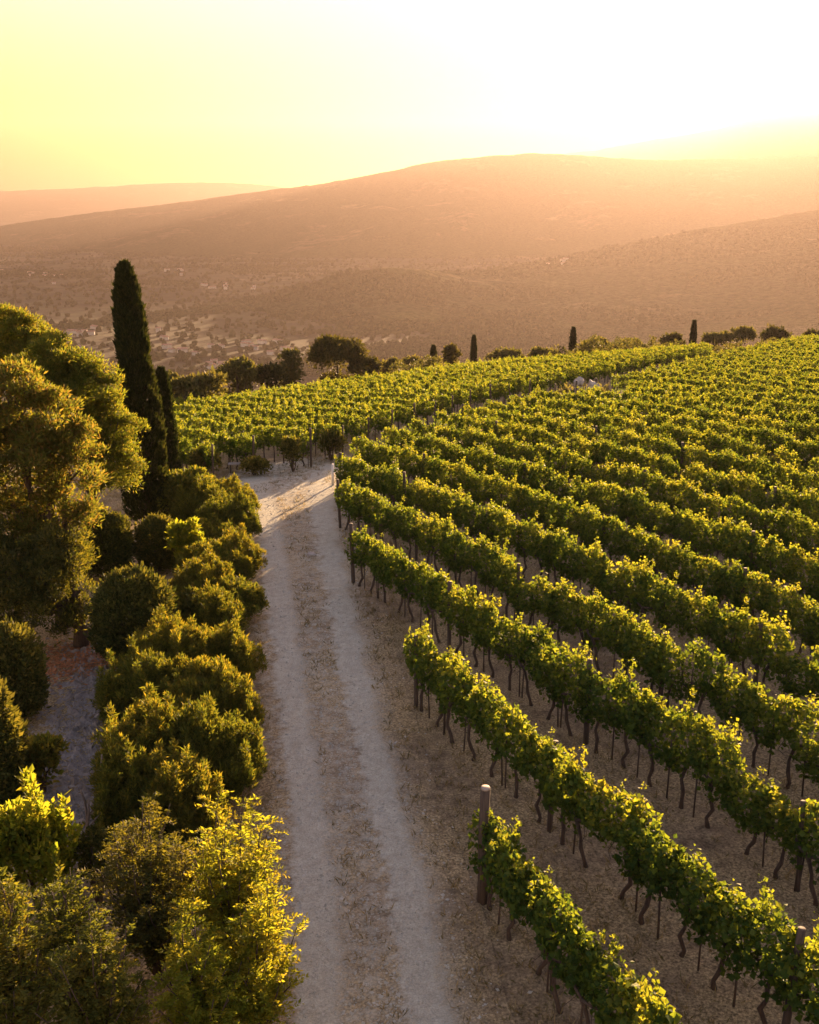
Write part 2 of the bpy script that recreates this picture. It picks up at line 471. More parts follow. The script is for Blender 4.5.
hill('hill', [(470, 178, 6000), (520, 165, 6000), (565, 153, 6000), (600, 150, 6000), (640, 142, 6000), (690, 134, 6000), (720, 128, 6000), (760, 119, 6000), (790, 115, 6000), (819, 113, 6000),
       (900, 112, 6000), (1100, 126, 6000), (1300, 150, 6000)], [(470, 7600), (1300, 7600)], 31, 90, mat=HM, jag=.8, dk=1.6)
hill('hill', [(-400, 192, 7500), (-100, 188, 7500), (0, 191, 7500), (60, 189, 7500), (100, 187, 7500), (150, 184, 7500), (200, 182, 7500), (262, 184.5, 7500), (290, 188, 7500), (340, 192, 7500), (420, 200, 7500)],
     [(-400, 7000), (420, 7000)], 41, 60, mat=HM, jag=.8, dk=1.25)

# ------------------------------------------------------------------ grapevines
def vine_foliage(name, n, L, seed, mat, shoots=4, rough=1.0):
    rng = np.random.default_rng(seed)
    x = rng.uniform(-.44, .44, n)
    ph = rng.random(4) * 6.28
    top = 1.46 + rough * .09 * np.sin(x * 5 + ph[0]) + rough * .06 * np.sin(x * 11 + ph[1]) + np.abs(rng.normal(0, .06, n))
    low = .71 + .13 * np.sin(x * 6 + ph[2]) + rng.normal(0, .07, n)
    ang = rng.uniform(0, 2 * PI, n)
    rr = 1 + .12 * rng.normal(size=n).clip(-1.5, 1.8) - np.abs(rng.normal(0, .25, n)).clip(0, .7)
    cz, hz = (top + low) / 2, (top - low) / 2
    wid = .22 * (1 + rough * .22 * np.sin(x * 7 + ph[3]))
    y = np.cos(ang) * wid * rr
    s = np.sign(np.sin(ang)) * np.abs(np.sin(ang)) ** .7
    z = cz + s * hz * rr
    P = np.stack([x, y, z], 1)
    out = np.stack([np.zeros(n), np.cos(ang), np.sin(ang)], 1)
    A = unit(out * .45 + rng.normal(size=(n, 3)) * .75 + np.array([0, 0, -.25]))
    SP, SA = [P], [A]; sl = [np.full(n, 1.0)]
    for k in range(shoots):
        bx, by = rng.uniform(-.4, .4), rng.normal(0, .14)
        d = unit(np.array([rng.normal(0, .5), rng.normal(0, .45), 1.0]))
        ln = rng.uniform(.10, .30) if rng.random() < .75 else rng.uniform(.3, .62)
        m = int(14 + ln * 40)
        tt = rng.random(m)
        base = np.array([bx, by, 1.42])
        q = base + d * (tt * ln)[:, None] + rng.normal(size=(m, 3)) * .035
        q[:, 2] -= (tt * ln) ** 2 * .4
        SP.append(q); SA.append(unit(rng.normal(size=(m, 3)) + d * .4)); sl.append(1 - .45 * tt)
    P = np.concatenate(SP); A = np.concatenate(SA); sl = np.concatenate(sl)
    LL = L * sl * (1 + .25 * rng.normal(size=len(P))).clip(.5, 1.5)
    V, Fq = leaf_quads(P - A * LL[:, None] * .4, A, LL, LL * .95, rng)
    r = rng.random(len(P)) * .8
    r[:n] *= .55 + .45 * np.clip((P[:n, 2] - .7) / .7, 0, 1)  # golden top light put into leaf tone: lower leaves darker, upper lighter
    r[n:] = r[n:] * .55 + .45  # yellower young shoot leaves, also carrying the painted top light
    return V, Fq, r

def vine_trunk(seed, sides=6):
    rng = np.random.default_rng(seed); b = MB()
    pts = [(0, 0, -.06)]; x = y = 0
    for z in (.12, .3, .48, .66, .80):
        x += rng.normal(0, .042); y += rng.normal(0, .035); pts.append((x, y, z))
    b.tube(pts, [.048, .030, .036, .026, .031, .036], sides)
    for s in (-1, 1):
        b.tube([pts[-1], (x + s * .14, y + .01, .86), (x + s * .28, y * .5, .87), (x + s * .36, 0, .86)], [.026, .022, .018, .012], sides)
        b.tube([(x + s * .2, y, .86), (x + s * .24, y + rng.normal(0, .1), .65), (x + s * .22, y + rng.normal(0, .1), .5)], [.007, .006, .003], 4)
    return b

NV = 9
fol_meshes = []
for k in range(NV):
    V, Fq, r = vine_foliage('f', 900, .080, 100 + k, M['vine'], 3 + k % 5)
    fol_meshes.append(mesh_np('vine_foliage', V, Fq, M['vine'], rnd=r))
tr_meshes = [vine_trunk(200 + k).mesh('vine_trunk', M['bark']) for k in range(6)]

st_meshes = []
for k in range(4):
    q = np.random.default_rng(250 + k); b = MB(); a, c = q.normal(0, .05), q.normal(0, .03)
    b.tube([(.33 + a * 0, 0, -.1), (.33 + a * .5, c, .5), (.33 + a, c * 1.5, 1.15)], [.017, .015, .013], 5)
    st_meshes.append(b.mesh('support_stake', M['post']))
U1 = np.array([.485, -.875]); U1 /= np.linalg.norm(U1); N1 = np.array([-U1[1], U1[0]])
U2 = np.array([.70, -.714]); U2 /= np.linalg.norm(U2); N2 = np.array([-U2[1], U2[0]])
SP = .70

def isect(poly, c, Nv):
    d = poly[:, :2] @ Nv - c
    for i in range(len(d) - 1):
        if d[i] * d[i + 1] <= 0 and d[i] != d[i + 1]:
            t = d[i] / (d[i] - d[i + 1]); return poly[i, :2] * (1 - t) + poly[i + 1, :2] * t
    return None

low_edge = np.array([ground_at(*q) for q in ((486, 905), (417, 705), (356, 588), (338, 515), (343, 488), (388, 466), (440, 446), (500, 428), (590, 407), (700, 378), (790, 357))])
low_edge = np.vstack([low_edge[0] + (low_edge[0] - low_edge[1]) * .3, low_edge, low_edge[-1] + (low_edge[-1] - low_edge[-2]) * 3])
up_edge = np.array([ground_at(*q) for q in ((188, 487), (252, 473), (298, 470), (334, 461), (372, 449), (412, 437), (462, 420), (540, 402), (610, 387), (700, 366), (780, 350))])
up_edge = np.vstack([up_edge, up_edge[-1] + (up_edge[-1] - up_edge[-2]) * 3])
left_edge_x = lambda y: np.interp(y, [30, 37, 44, 55, 70], [-8.0, -8.6, -12.0, -14.5, -15])

vines = []   # (x, y, rot, block, row, idx)
posts = []
roadc = [6.95, 9.05, 11.1, 13.2]
r = 0
for r in range(0, 42):
    c = 6.95 + 2.07 * r
    s0 = isect(low_edge, c, N1)
    if s0 is None: continue
    U = {0: np.array([.385, -.923]), 1: np.array([.447, -.894])}.get(r, U1)
    i = 0
    while True:
        p = s0 + U * (i * SP + (.02 if r < 2 else .25))
        if p[1] < 4 or p[0] > 60 or (r > 8 and p[0] > .52 * p[1] + 8): break
        if crest_e(p[0], p[1]) < 4:
            vines.append((p[0], p[1], math.atan2(U[1], U[0]), 0, r, i))
            if i % 7 == 6: posts.append((*(p + U * SP / 2), 0, r, i // 7 + 1))
        i += 1
    if crest_e(s0[0], s0[1]) < 2: posts.append((*(s0 - U * .12), 0, r, 0))
for r in range(-1, 40):
    c = float(up_edge[1, :2] @ N2) + 2.1 * r
    s0 = isect(up_edge, c, N2)
    if s0 is None: continue
    i = 0
    while True:
        p = s0 - U2 * (i * SP + .35)
        if i > 140 or crest_e(p[0], p[1]) > 6 or p[0] < left_edge_x(p[1]): break
        vines.append((p[0], p[1], math.atan2(U2[1], U2[0]), 1, r, i)); i += 1
    if i > 1 and r < 14: posts.append((*(s0 + U2 * .12), 1, r, 0))

HEAP = ground_at(583, 406); ROCK = ground_at(443, 431)
vines = [a for a in vines if math.hypot((a[0] - HEAP[0]) / 2.3, (a[1] - HEAP[1] + 1.7) / 3.9) > 1 and math.hypot(a[0] - ROCK[0], a[1] - ROCK[1] + .5) > 1.0]
vv = np.array([(a[0], a[1]) for a in vines]); vz = terrain(vv[:, 0], vv[:, 1])
def project(P):
    c, s = math.cos(PITCH), math.sin(PITCH)
    zz = P[:, 2] - H; d = P[:, 1] * c - zz * s; v = P[:, 1] * s + zz * c
    return CX + F * P[:, 0] / d, CY - F * v / d, d
pu, pv, pd = project(np.stack([vv[:, 0], vv[:, 1], vz + 1.1], 1))
inside = (pu > -12) & (pu < 832) & (pv < 1060)
order = np.argsort(np.where(inside, pd, 1e9))
near = set(order[:300].tolist())
ORD = ['first', 'second', 'third', 'fourth', 'fifth', 'sixth', 'seventh', 'eighth', 'ninth', 'tenth', 'eleventh', 'twelfth', 'thirteenth', 'fourteenth', 'fifteenth', 'sixteenth', 'seventeenth',
       'eighteenth', 'nineteenth', 'twentieth', 'twenty-first', 'twenty-second', 'twenty-third', 'twenty-fourth', 'twenty-fifth', 'twenty-sixth', 'twenty-seventh', 'twenty-eighth', 'twenty-ninth',
       'thirtieth', 'thirty-first', 'thirty-second', 'thirty-third', 'thirty-fourth', 'thirty-fifth', 'thirty-sixth', 'thirty-seventh', 'thirty-eighth', 'thirty-ninth', 'fortieth', 'forty-first', 'forty-second', 'forty-third',
       'forty-fourth', 'forty-fifth', 'forty-sixth', 'forty-seventh', 'forty-eighth', 'forty-ninth', 'fiftieth']
def rowname(b, r):
    if b == 0:
        return 'shortest front vine row at the bottom' if r == 0 else 'the %s vine row up from the bottom' % ORD[r]
    return 'the %s row of the block beyond the track' % ORD[r + 1]
proto = None
for k in sorted(near):
    x, y, rz, b, r, i = vines[k]
    nm = rowname(b, r); we = 'road' if b == 0 and r < 4 else 'track'
    lab = ('leafy grapevine at the %s end of %s' % (we, nm)) if i == 0 else ('%s grapevine from the %s end of %s' % (ORD[min(i, 49)], we, nm))
    if proto is None:
        o = link('grapevine', None); proto = o
        link('trunk', tr_meshes[0], o); link('foliage', fol_meshes[0], o); link('support_stake', st_meshes[0], o)
    else:
        o = copy_tree(proto)
    for ch in o.children:
        if ch.name.startswith('support'): ch.data = st_meshes[random.randrange(4)]
        elif ch.name.startswith('trunk'): ch.data = tr_meshes[random.randrange(6)]
        else:
            ch.data = fol_meshes[random.randrange(NV)]
            ch.rotation_euler = (random.gauss(0, .05), random.gauss(0, .04), random.gauss(0, .05))
    o.location = (x + random.gauss(0, .03), y + random.gauss(0, .03), float(vz[k]))
    o.rotation_euler = (0, 0, rz + (PI if random.random() < .5 else 0))
    q = random.uniform(.93, 1.07) * (.93 if r == 0 and b == 0 else 1)
    o.scale = (1.03, random.uniform(.8, 1.04), q * (.8 if random.random() < .06 else 1))
    tag(o, lab, 'grapevine', 'grapevines trained in rows')

# the rest of the vineyard: past the 300 nearest vines it reads as one mass
far_src = []
for k in range(8):
    V, Fq, r_ = vine_foliage('f', 500, .098, 300 + k, None, 3, .3)
    tb = MB(); tb.tube([(0, 0, -.05), (.02, .01, .4), (0, 0, .85)], [.04, .032, .03], 4)
    tV, tF = tb.arrays()
    far_src.append((V, Fq, r_, tV, tF))
VS, FS, RS, MS, n0 = [], [], [], [], 0
for k in range(len(vines)):
    if k in near: continue
    x, y, rz, b, r, i = vines[k]
    V, Fq, r_, tV, tF = far_src[random.randrange(8)]
    a = rz + (PI if random.random() < .5 else 0); cs, sn = math.cos(a), math.sin(a)
    for (A, B, mi, rr) in ((V, Fq, 0, r_), (tV, tF, 1, np.zeros(len(tF)))):
        q = A * np.array([1.04, random.uniform(.74, .9), random.uniform(.95, 1.06)]) if mi == 0 else A
        W = np.stack([q[:, 0] * cs - q[:, 1] * sn + x, q[:, 0] * sn + q[:, 1] * cs + y, q[:, 2] + vz[k]], 1)
        VS.append(W); FS.append(B + n0); n0 += len(W); RS.append(rr); MS.append(np.full(len(B), mi))
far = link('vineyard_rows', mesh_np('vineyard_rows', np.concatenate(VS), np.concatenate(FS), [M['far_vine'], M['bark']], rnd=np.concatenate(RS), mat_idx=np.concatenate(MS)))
tag(far, 'distant rows of grapevines merging into one green mass up to the crest', 'vineyard', kind='stuff')

# trellis posts
def post_mesh(h, rad, seed):
    rng = np.random.default_rng(seed); b = MB()
    lean = rng.normal(0, .03, 2)
    zs = np.linspace(-.15, h, 7)
    b.tube([(lean[0] * z, lean[1] * z, z) for z in zs], [rad * rng.uniform(.94, 1.06) for z in zs], 8)
    return b.mesh('wooden_post', M['post'])
pm = [post_mesh(1.5 + .06 * k, .036 + .005 * k, 400 + k) for k in range(4)]
pq = [p for p in posts]
pxy = np.array([(p[0], p[1]) for p in pq]); pz = terrain(pxy[:, 0], pxy[:, 1])
qu, qv, qd = project(np.stack([pxy[:, 0], pxy[:, 1], pz + 1.2], 1))
for k, p in enumerate(pq):
    if not (0 < qu[k] < 819 and qv[k] < 1000 and qd[k] < 62): continue
    if p[2] == 0 and p[3] == 0 and p[4] == 0: continue
    if p[2] == 0 and p[4] > 0 and p[3] > 9: continue
    o = link('trellis_post', pm[k % 4], None, (p[0], p[1], float(pz[k])), random.uniform(0, 6))
    lab = ('dark end post heading %s' if p[4] == 0 else '%s trellis post from the far end of %%s' % ORD[p[4]]) % rowname(p[2], p[3])
    tag(o, lab, 'post', 'trellis posts standing in the vine rows')
# the bare, thick end post of the first row
p0, h0, w0 = spot(482, 905, 787, 14)
b = MB(); b.tube([(0, 0, -.2), (.004, .0, .5), (-.01, .01, 1.1), (.01, 0, h0 - .03)], [.078, .074, .07, .068], 10)
o = link('end_post', None, None, p0); link('post_shaft', b.mesh('post_shaft', M['post']), o)
b = MB(); b.tube([(.01, 0, h0 - .03), (.01, 0, h0)], [.068, .062], 10); link('cut_top', b.mesh('cut_top', M['cut']), o)
tag(o, 'thick bare round end post with pale cut top beside the gravel road', 'post')

# ------------------------------------------------------------------ trees and shrubs
def foliage_obj(name, parts, mat, parent=None):
    V = np.concatenate([p[0] for p in parts]); n = 0; FF = []
    for p in parts: FF.append(p[1] + n); n += len(p[0])
    return link(name, mesh_np(name, V, np.concatenate(FF), mat, rnd=np.concatenate([p[2] for p in parts])), parent)

def cypress(px, yb, yt, wpx, label, seed, far_y=None, dens=1.0, leaf=.13):
    p, h, w = spot(px, yb, yt, wpx) if far_y is None else spot_far(px, far_y + 8, yt, wpx)
    rng = np.random.default_rng(seed)
    o = tag(link('cypress_tree', None, None, p), label, 'tree', 'tall cypresses' if far_y is None else 'small cypresses along the crest')
    n = int(9000 * dens * (h / 8) * (w / 1.9) ** .8)
    t = rng.random(n) ** .85
    prof = np.interp(t, [0, .05, .15, .4, .62, .8, .92, .97, 1.0], [.7, .95, 1.0, .86, .70, .56, .42, .30, .08])
    th = rng.uniform(0, 2 * PI, n)
    lump = 1 + .16 * np.sin(th * 3 + t * 21) * np.sin(t * 37 + th) + .10 * np.sin(th * 7 + t * 60)
    rad = prof * lump * w / 2 * (1 - np.abs(rng.normal(0, .16, n)).clip(0, .6))
    P = np.stack([np.cos(th) * rad - .035 * w * np.maximum(t - .35, 0) * 6 * (w > 1.2), np.sin(th) * rad, .15 + t * (h - .2)], 1)
    A = unit(np.stack([np.cos(th) * .45, np.sin(th) * .45, np.full(n, 1.0)], 1) + rng.normal(size=(n, 3)) * .25)
    L = leaf * (1 + .4 * rng.normal(size=n)).clip(.4, 2) * 1.5
    V, Fq = leaf_quads(P, A, L, L * .42, rng)
    # inner dark branches keep the column closed
    link('crown', mesh_np('crown', V, Fq, M['cypress'], rnd=rng.random(n)), o)
    b = MB(); b.tube([(0, 0, -.2), (.02, 0, h * .3), (0, .02, h * .7), (0, 0, h * .93)], [w * .09, w * .2, w * .14, .01], 8); link('trunk', b.mesh('trunk', M['bark']), o)
    return o

cypress(150, 524, 263, 44, 'tall dark cypress towering over the hedge and valley', 1, dens=5, leaf=.085)
cypress(169, 486, 368, 25, 'slim dark cypress half hidden behind the tall cypress', 2, dens=5, leaf=.07)

def limb(b, a, c, r0, r1, rng, n=5, wob=.08):
    a, c = np.array(a, float), np.array(c, float)
    ts = np.linspace(0, 1, n); P = a + (c - a) * ts[:, None]
    P[1:-1] += rng.normal(size=(n - 2, 3)) * wob * np.linalg.norm(c - a) * .5
    b.tube(P, np.linspace(r0, r1, n), 6)

def pine(pos, h, lobes, label, seed, mat, leaf=.10, dens=240, group='bushy pines left of the road'):
    """lobes: (dx, dy, z, rx, ry, rz) big masses of the crown"""
    rng = np.random.default_rng(seed)
    o = tag(link('pine_tree', None, None, pos), label, 'tree', group)
    cl = []; b = MB()
    b.tube([(0, 0, -.2), (.05, .03, h * .15), (-.05, .08, h * .35), (.05, 0, h * .55)], [.2, .17, .14, .1], 8)
    for (dx, dy, z, rx, ry, rz) in lobes:
        n = int(52 * (rx * ry * 2 + rz * rz) / 2.2)
        cl += shell_clumps(dx, dy, z, rx, ry, rz, n, .27, rng, zmin=-.8, fill=1.06, var=.5)
        cl.append((dx, dy, z, rx * .42, ry * .42, rz * .42))
        limb(b, (0, 0, h * .3), (dx, dy, z), .09, .03, rng)
        for q in range(5):
            d = unit(rng.normal(size=3)); limb(b, (dx * .7, dy * .7, z * .85), (dx + d[0] * rx * .8, dy + d[1] * ry * .8, z + abs(d[2]) * rz * .7), .035, .008, rng)
    parts = [clump_leaves(cl, dens, leaf, leaf * .30, rng, out=.7, up=.5, jit=.6, depth=.4)]
    foliage_obj('crown', parts, mat, o)
    link('trunk', b.mesh('trunk', M['bark']), o)
    return o

def at_h(px, py, Yd):
    r = ray(px, py); k = Yd / r[1]; return np.array([r[0] * k, Yd, H + r[2] * k])
def pine_px(base, Yd, lobes_px, label, seed, mat, **kw):
    """lobes in pixels: (px, py, rx_px, rz_px) at ground distance Yd + dy"""
    x = at_h(base, 300, Yd)[0]; pos = np.array([x, Yd, float(terrain(x, Yd))])
    L = []
    for (px, py, rxp, rzp, dy) in lobes_px:
        q = at_h(px, py, Yd + dy); dep = (Yd + dy) * 1.03 / F
        L.append((q[0] - pos[0], q[1] - pos[1], q[2] - pos[2], rxp * dep, rxp * dep * .9, rzp * dep))
    return pine(pos, max(l[2] for l in L) + .6, L, label, seed, mat, **kw)

pine_px(5, 33, [(8, 338, 42, 26, 0), (-30, 350, 45, 34, 0), (40, 362, 30, 24, -.5)], 'green pine crown highest behind the other pines', 11, M['pine_green'])
pine_px(75, 28.5, [(52, 372, 42, 30, 0), (85, 400, 40, 36, 0), (108, 432, 32, 36, .2), (112, 472, 28, 28, 0), (60, 420, 40, 40, -.5)], 'bushy green pine leaning against the tall cypress', 12, M['pine_green'])
pine_px(28, 22.8, [(10, 395, 36, 34, 0), (45, 425, 40, 40, 0), (70, 465, 33, 40, 0), (20, 460, 50, 46, -.3), (58, 515, 36, 34, 0), (-40, 440, 50, 60, 0), (10, 530, 46, 40, 0)],
        'large rusty brown pine in front at the left edge', 13, M['pine'], dens=200)
pine_px(45, 21.6, [(35, 575, 50, 36, 0), (68, 565, 28, 40, .2), (0, 570, 40, 40, 0), (40, 610, 50, 26, -.2)], 'low dark spreading shrub-like pine under the rusty pine', 14, M['dark_shrub'], leaf=.09, dens=240)

def topiary(px, yb, yt, wpx, label, seed, flat=.0):
    p, h, w = spot(px, yb, yt + 4, wpx * .9)
    rng = np.random.default_rng(seed)
    o = tag(link('clipped_bush', None, None, p), label, 'bush', 'clipped round evergreen bushes')
    n = int(6500 * (w * h) / 1.2)
    d = unit(rng.normal(size=(n, 3))); d[:, 2] = np.where(d[:, 2] < -.75, -d[:, 2], d[:, 2])
    e = 2.6
    k = 1 / (np.abs(d[:, 0]) ** e + np.abs(d[:, 1]) ** e + np.abs(d[:, 2]) ** e) ** (1 / e)
    k = k * (1 + .08 * np.sin(d[:, 0] * 6 + seed) * np.sin(d[:, 1] * 7 + seed * 2) + .045 * np.sin(d[:, 2] * 9 + seed))
    rad = k * (1 - rng.normal(.03, .05, n))
    P = d * rad[:, None] * np.array([w / 2, w / 2, h / 2]) + np.array([0, 0, h / 2])
    A = unit(d * .7 + np.array([0, 0, .4]) + rng.normal(size=(n, 3)) * .6)
    L = .06 * (1 + .35 * rng.normal(size=n)).clip(.4, 1.8)
    parts = [(*leaf_quads(P, A, L, L * .6, rng), rng.random(n))]
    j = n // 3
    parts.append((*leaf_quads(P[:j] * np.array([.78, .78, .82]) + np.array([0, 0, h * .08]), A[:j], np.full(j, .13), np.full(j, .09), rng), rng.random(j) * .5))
    tips = int(n * .045)
    Pt = P[:tips] + A[:tips] * .05
    parts.append((*leaf_quads(Pt, unit(A[:tips] + np.array([0, 0, .5])), np.full(tips, .14), np.full(tips, .06), rng), rng.random(tips)))
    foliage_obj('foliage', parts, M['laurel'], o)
    b = MB(); b.tube([(0, 0, -.1), (0, .02, h * .3), (.02, 0, h * .6)], [.06, .05, .03], 6)
    for q in range(6):
        a = q * PI / 3; limb(b, (0, 0, h * .25), (math.cos(a) * w * .32, math.sin(a) * w * .32, h * .65), .03, .01, rng)
    link('stem', b.mesh('stem', M['bark']), o)

topiary(108, 578, 512, 56, 'dark clipped round bush below the pine, beside the cypress foot', 21)
topiary(160, 572, 515, 42, 'smaller clipped round bush in front of the cypress foot', 22)
topiary(138, 664, 572, 82, 'largest clipped round bush with sunlit top next to the path', 23)
topiary(18, 722, 628, 62, 'clipped round bush at the left edge beyond the gravel path', 24)
topiary(2, 812, 692, 58, 'tall clipped bush cut by the left edge, sun on its right side', 25)

def shrub(name, px, yb, yt, wpx, label, seed, mat, leaf, asp, dens, ncl, cr, group=None, out=.6, up=.4, jit=.5, zmin=-.2, depth=.3, cat='shrub', spires=0, stem=True, ragged=0.0):
    p, h, w = spot(px, yb, yt, wpx)
    rng = np.random.default_rng(seed)
    o = tag(link(name, None, None, p), label, cat, group)
    cl = shell_clumps(0, 0, h * .48, w * .5, w * .48, h * .46, ncl, cr * w, rng, zmin, .82)
    if ragged: cl = [(c[0] * (k := 1 + rng.normal(0, ragged)), c[1] * k, max(.1, c[2] * (1 + rng.normal(0, ragged * .5))), *c[3:]) for c in cl]
    cl.append((0, 0, h * .4, w * .38, w * .38, h * .36))
    for k in range(spires):
        a = rng.uniform(0, 6.28); q = rng.random() ** .5 * w * .5
        hh = h * rng.uniform(.75, 1.08 + ragged * .7) * (1 - .35 * (q / (w * .5)) ** 2)
        x, y = math.cos(a) * q, math.sin(a) * q
        for j in range(5):
            u = j / 4; zz = hh * (.45 + .55 * u)
            rr = w * .085 * (1 - .75 * u) + .02
            cl.append((x + rng.normal(0, .02), y + rng.normal(0, .02), zz, rr, rr, hh * .11))
    foliage_obj('foliage', [clump_leaves(cl, dens, leaf, leaf * asp, rng, out, up, jit, depth)], mat, o)
    if stem:
        b = MB()
        for q in range(5):
            a = rng.uniform(0, 6.28); limb(b, (0, 0, -.05), (math.cos(a) * w * .3, math.sin(a) * w * .3, h * .7), .03, .008, rng)
        link('stem', b.mesh('stem', M['bark']), o)
    return o

HEDGE = [(236, 512, 484, 44), (212, 524, 492, 40), (240, 538, 505, 46), (218, 552, 520, 48), (246, 575, 540, 38), (222, 585, 548, 54), (214, 612, 570, 50), (246, 620, 582, 40), (228, 640, 600, 46),
         (196, 690, 632, 66), (244, 685, 634, 50), (160, 728, 660, 66), (208, 735, 672, 74), (248, 738, 686, 44), (160, 800, 716, 78), (212, 800, 722, 84), (250, 790, 730, 40), (140, 845, 768, 52), (185, 850, 760, 70)]
GR = ['end bush nearest the track junction', 'second bush back from the track junction', 'roadside bush opposite the long front vine rows', 'bush tucked behind the roadside clumps', 'small bush at the very edge of the gravel',
      'wide clump right of the yellow shrub', 'clump just right of the largest clipped bush', 'small roadside clump beside the wheel track', 'clump below and right of the largest clipped bush',
      'big mound in front of the largest clipped bush', 'roadside mound level with the start of the second vine row', 'garden side mound beside the stony path', 'broad middle mound of the hedge', 'narrow mound leaning over the gravel',
      'dark mound on the stony path side', 'broad mound just above the yellow feathery shrub', 'small mound at the gravel edge above the feathery shrub', 'lowest dark mound by the dry stakes', 'lowest mound touching the dark spiky juniper']
for k, q in enumerate(HEDGE):
    q = (q[0] - 9 + R.normal(0, 4), q[1] + 4, q[2] + R.normal(0, 4), q[3] * 1.36)
    shrub('juniper_bush', *q, 'olive green juniper, ' + GR[k], 500 + k, M['juniper'], .075, .26, 1000, 75, .095, 'juniper bushes hedging the road', out=.5, up=.7, jit=.5, spires=44, zmin=-.8, ragged=.2)

shrub('golden_shrub', 188, 520, 470, 50, 'sunlit golden green shrub right of the cypress foot', 31, M['juniper'], .12, .5, 420, 18, .24)
shrub('golden_shrub', 189, 580, 512, 28, 'narrow golden leaved shrub between clipped bush and juniper hedge', 32, M['feather'], .11, .55, 300, 14, .28)
shrub('golden_shrub', 192, 642, 590, 34, 'small bright leaved shrub right of the largest clipped bush', 33, M['laurel'], .12, .55, 260, 14, .28)
shrub('round_shrub', 45, 792, 735, 42, 'small olive shrub beside the tall clipped bush', 34, M['juniper'], .10, .5, 420, 16, .26)

# foreground left
def frond_shrub(name, px, yb, yt, wpx, label, seed, mat, nst, fl, leaf, nlf, group=None):
    """arching stems carrying pinnate sprays"""
    p, h, w = spot(px, yb, yt, wpx); rng = np.random.default_rng(seed)
    o = tag(link(name, None, None, p), label, 'shrub', group)
    P, A = [], []; b = MB()
    for s in range(nst):
        a = rng.uniform(0, 6.28); q = rng.random() ** .6
        hh = h * (1.0 - .45 * q * q) * rng.uniform(.72, 1.03)
        ex, ey = math.cos(a) * q * w * .5, math.sin(a) * q * w * .5
        ts = np.linspace(0, 1, 6)
        C = np.stack([ex * ts ** 1.5, ey * ts ** 1.5, hh * ts], 1); C[1:] += rng.normal(size=(5, 3)) * .04
        b.tube(C, np.linspace(.022, .005, 6), 5)
        for f in range(int(13 + 5 * hh)):
            t = rng.uniform(.28, 1.0)
            base = np.array([np.interp(t, ts, C[:, k]) for k in range(3)])
            az = rng.uniform(0, 6.28); d = unit(np.array([math.cos(az), math.sin(az), rng.uniform(.1, .9)]))
            ln = fl * rng.uniform(.6, 1.2) * (1.15 - .5 * t)
            tt = np.linspace(.12, 1, nlf)
            S = base + d * (tt * ln)[:, None]; S[:, 2] -= .35 * ln * tt ** 2
            side = unit(np.cross(d, [0, 0, 1.0]))
            for sg in (-1, 1):
                P.append(S + rng.normal(size=S.shape) * .008)
                A.append(unit(np.tile(side * sg + d * .7, (nlf, 1)) + rng.normal(size=(nlf, 3)) * .25))
    P = np.concatenate(P); A = np.concatenate(A); n = len(P)
    L = leaf * (1 + .25 * rng.normal(size=n)).clip(.5, 1.6)
    V, Fq = leaf_quads(P, A, L, L * .42, rng)
    # per-spray tone
    link('foliage', mesh_np('foliage', V, Fq, mat, rnd=np.clip(np.repeat(rng.random(n // nlf // 2 + 1), nlf * 2)[:n] * .7 + rng.random(n) * .3, 0, 1)), o)
    link('stem', b.mesh('stem', M['bark']), o)
    return o

frond_shrub('feathery_shrub', 238, 985, 782, 92, 'tall glowing yellow feathery shrub leaning over the gravel road', 41, M['feather'], 40, .42, .052, 13)
frond_shrub('feathery_shrub', 262, 1040, 880, 84, 'lower yellow feathery shrub at the road edge nearest the camera', 42, M['feather'], 34, .40, .052, 13)
frond_shrub('feathery_shrub', 205, 1075, 905, 90, 'yellow green feathery shrub at the bottom between spiky shrubs and road', 43, M['feather'], 34, .40, .052, 13)
frond_shrub('dark_juniper', 160, 985, 800, 116, 'dark spiky juniper with brown tips left of the yellow feathery shrub', 44, M['dark_shrub'], 54, .40, .05, 12)
shrub('broadleaf_shrub', 42, 925, 788, 84, 'golden broad leaved laurel shrub beside the stony path', 45, M['feather'], .085, .55, 330, 26, .19, out=.5, up=.7, jit=.5, spires=12)
shrub('broadleaf_shrub', 100, 905, 815, 34, 'thin leafy shrub among dry stakes', 46, M['laurel'], .06, .5, 420, 16, .22, out=.5, up=.7, spires=6)
frond_shrub('spiky_shrub', 20, 1075, 872, 110, 'olive spiky shrub in the bottom left corner', 47, M['juniper'], 46, .34, .052, 12, 'spiky shrubs at the bottom')
frond_shrub('spiky_shrub', 105, 1095, 905, 110, 'olive green spiky shrub at the bottom right of the corner shrub', 48, M['juniper'], 46, .34, .052, 12, 'spiky shrubs at the bottom')
frond_shrub('spiky_shrub', 75, 1010, 868, 84, 'golden tipped spiky shrub in front of the broad leaved laurel', 49, M['juniper'], 40, .32, .052, 12, 'spiky shrubs at the bottom')

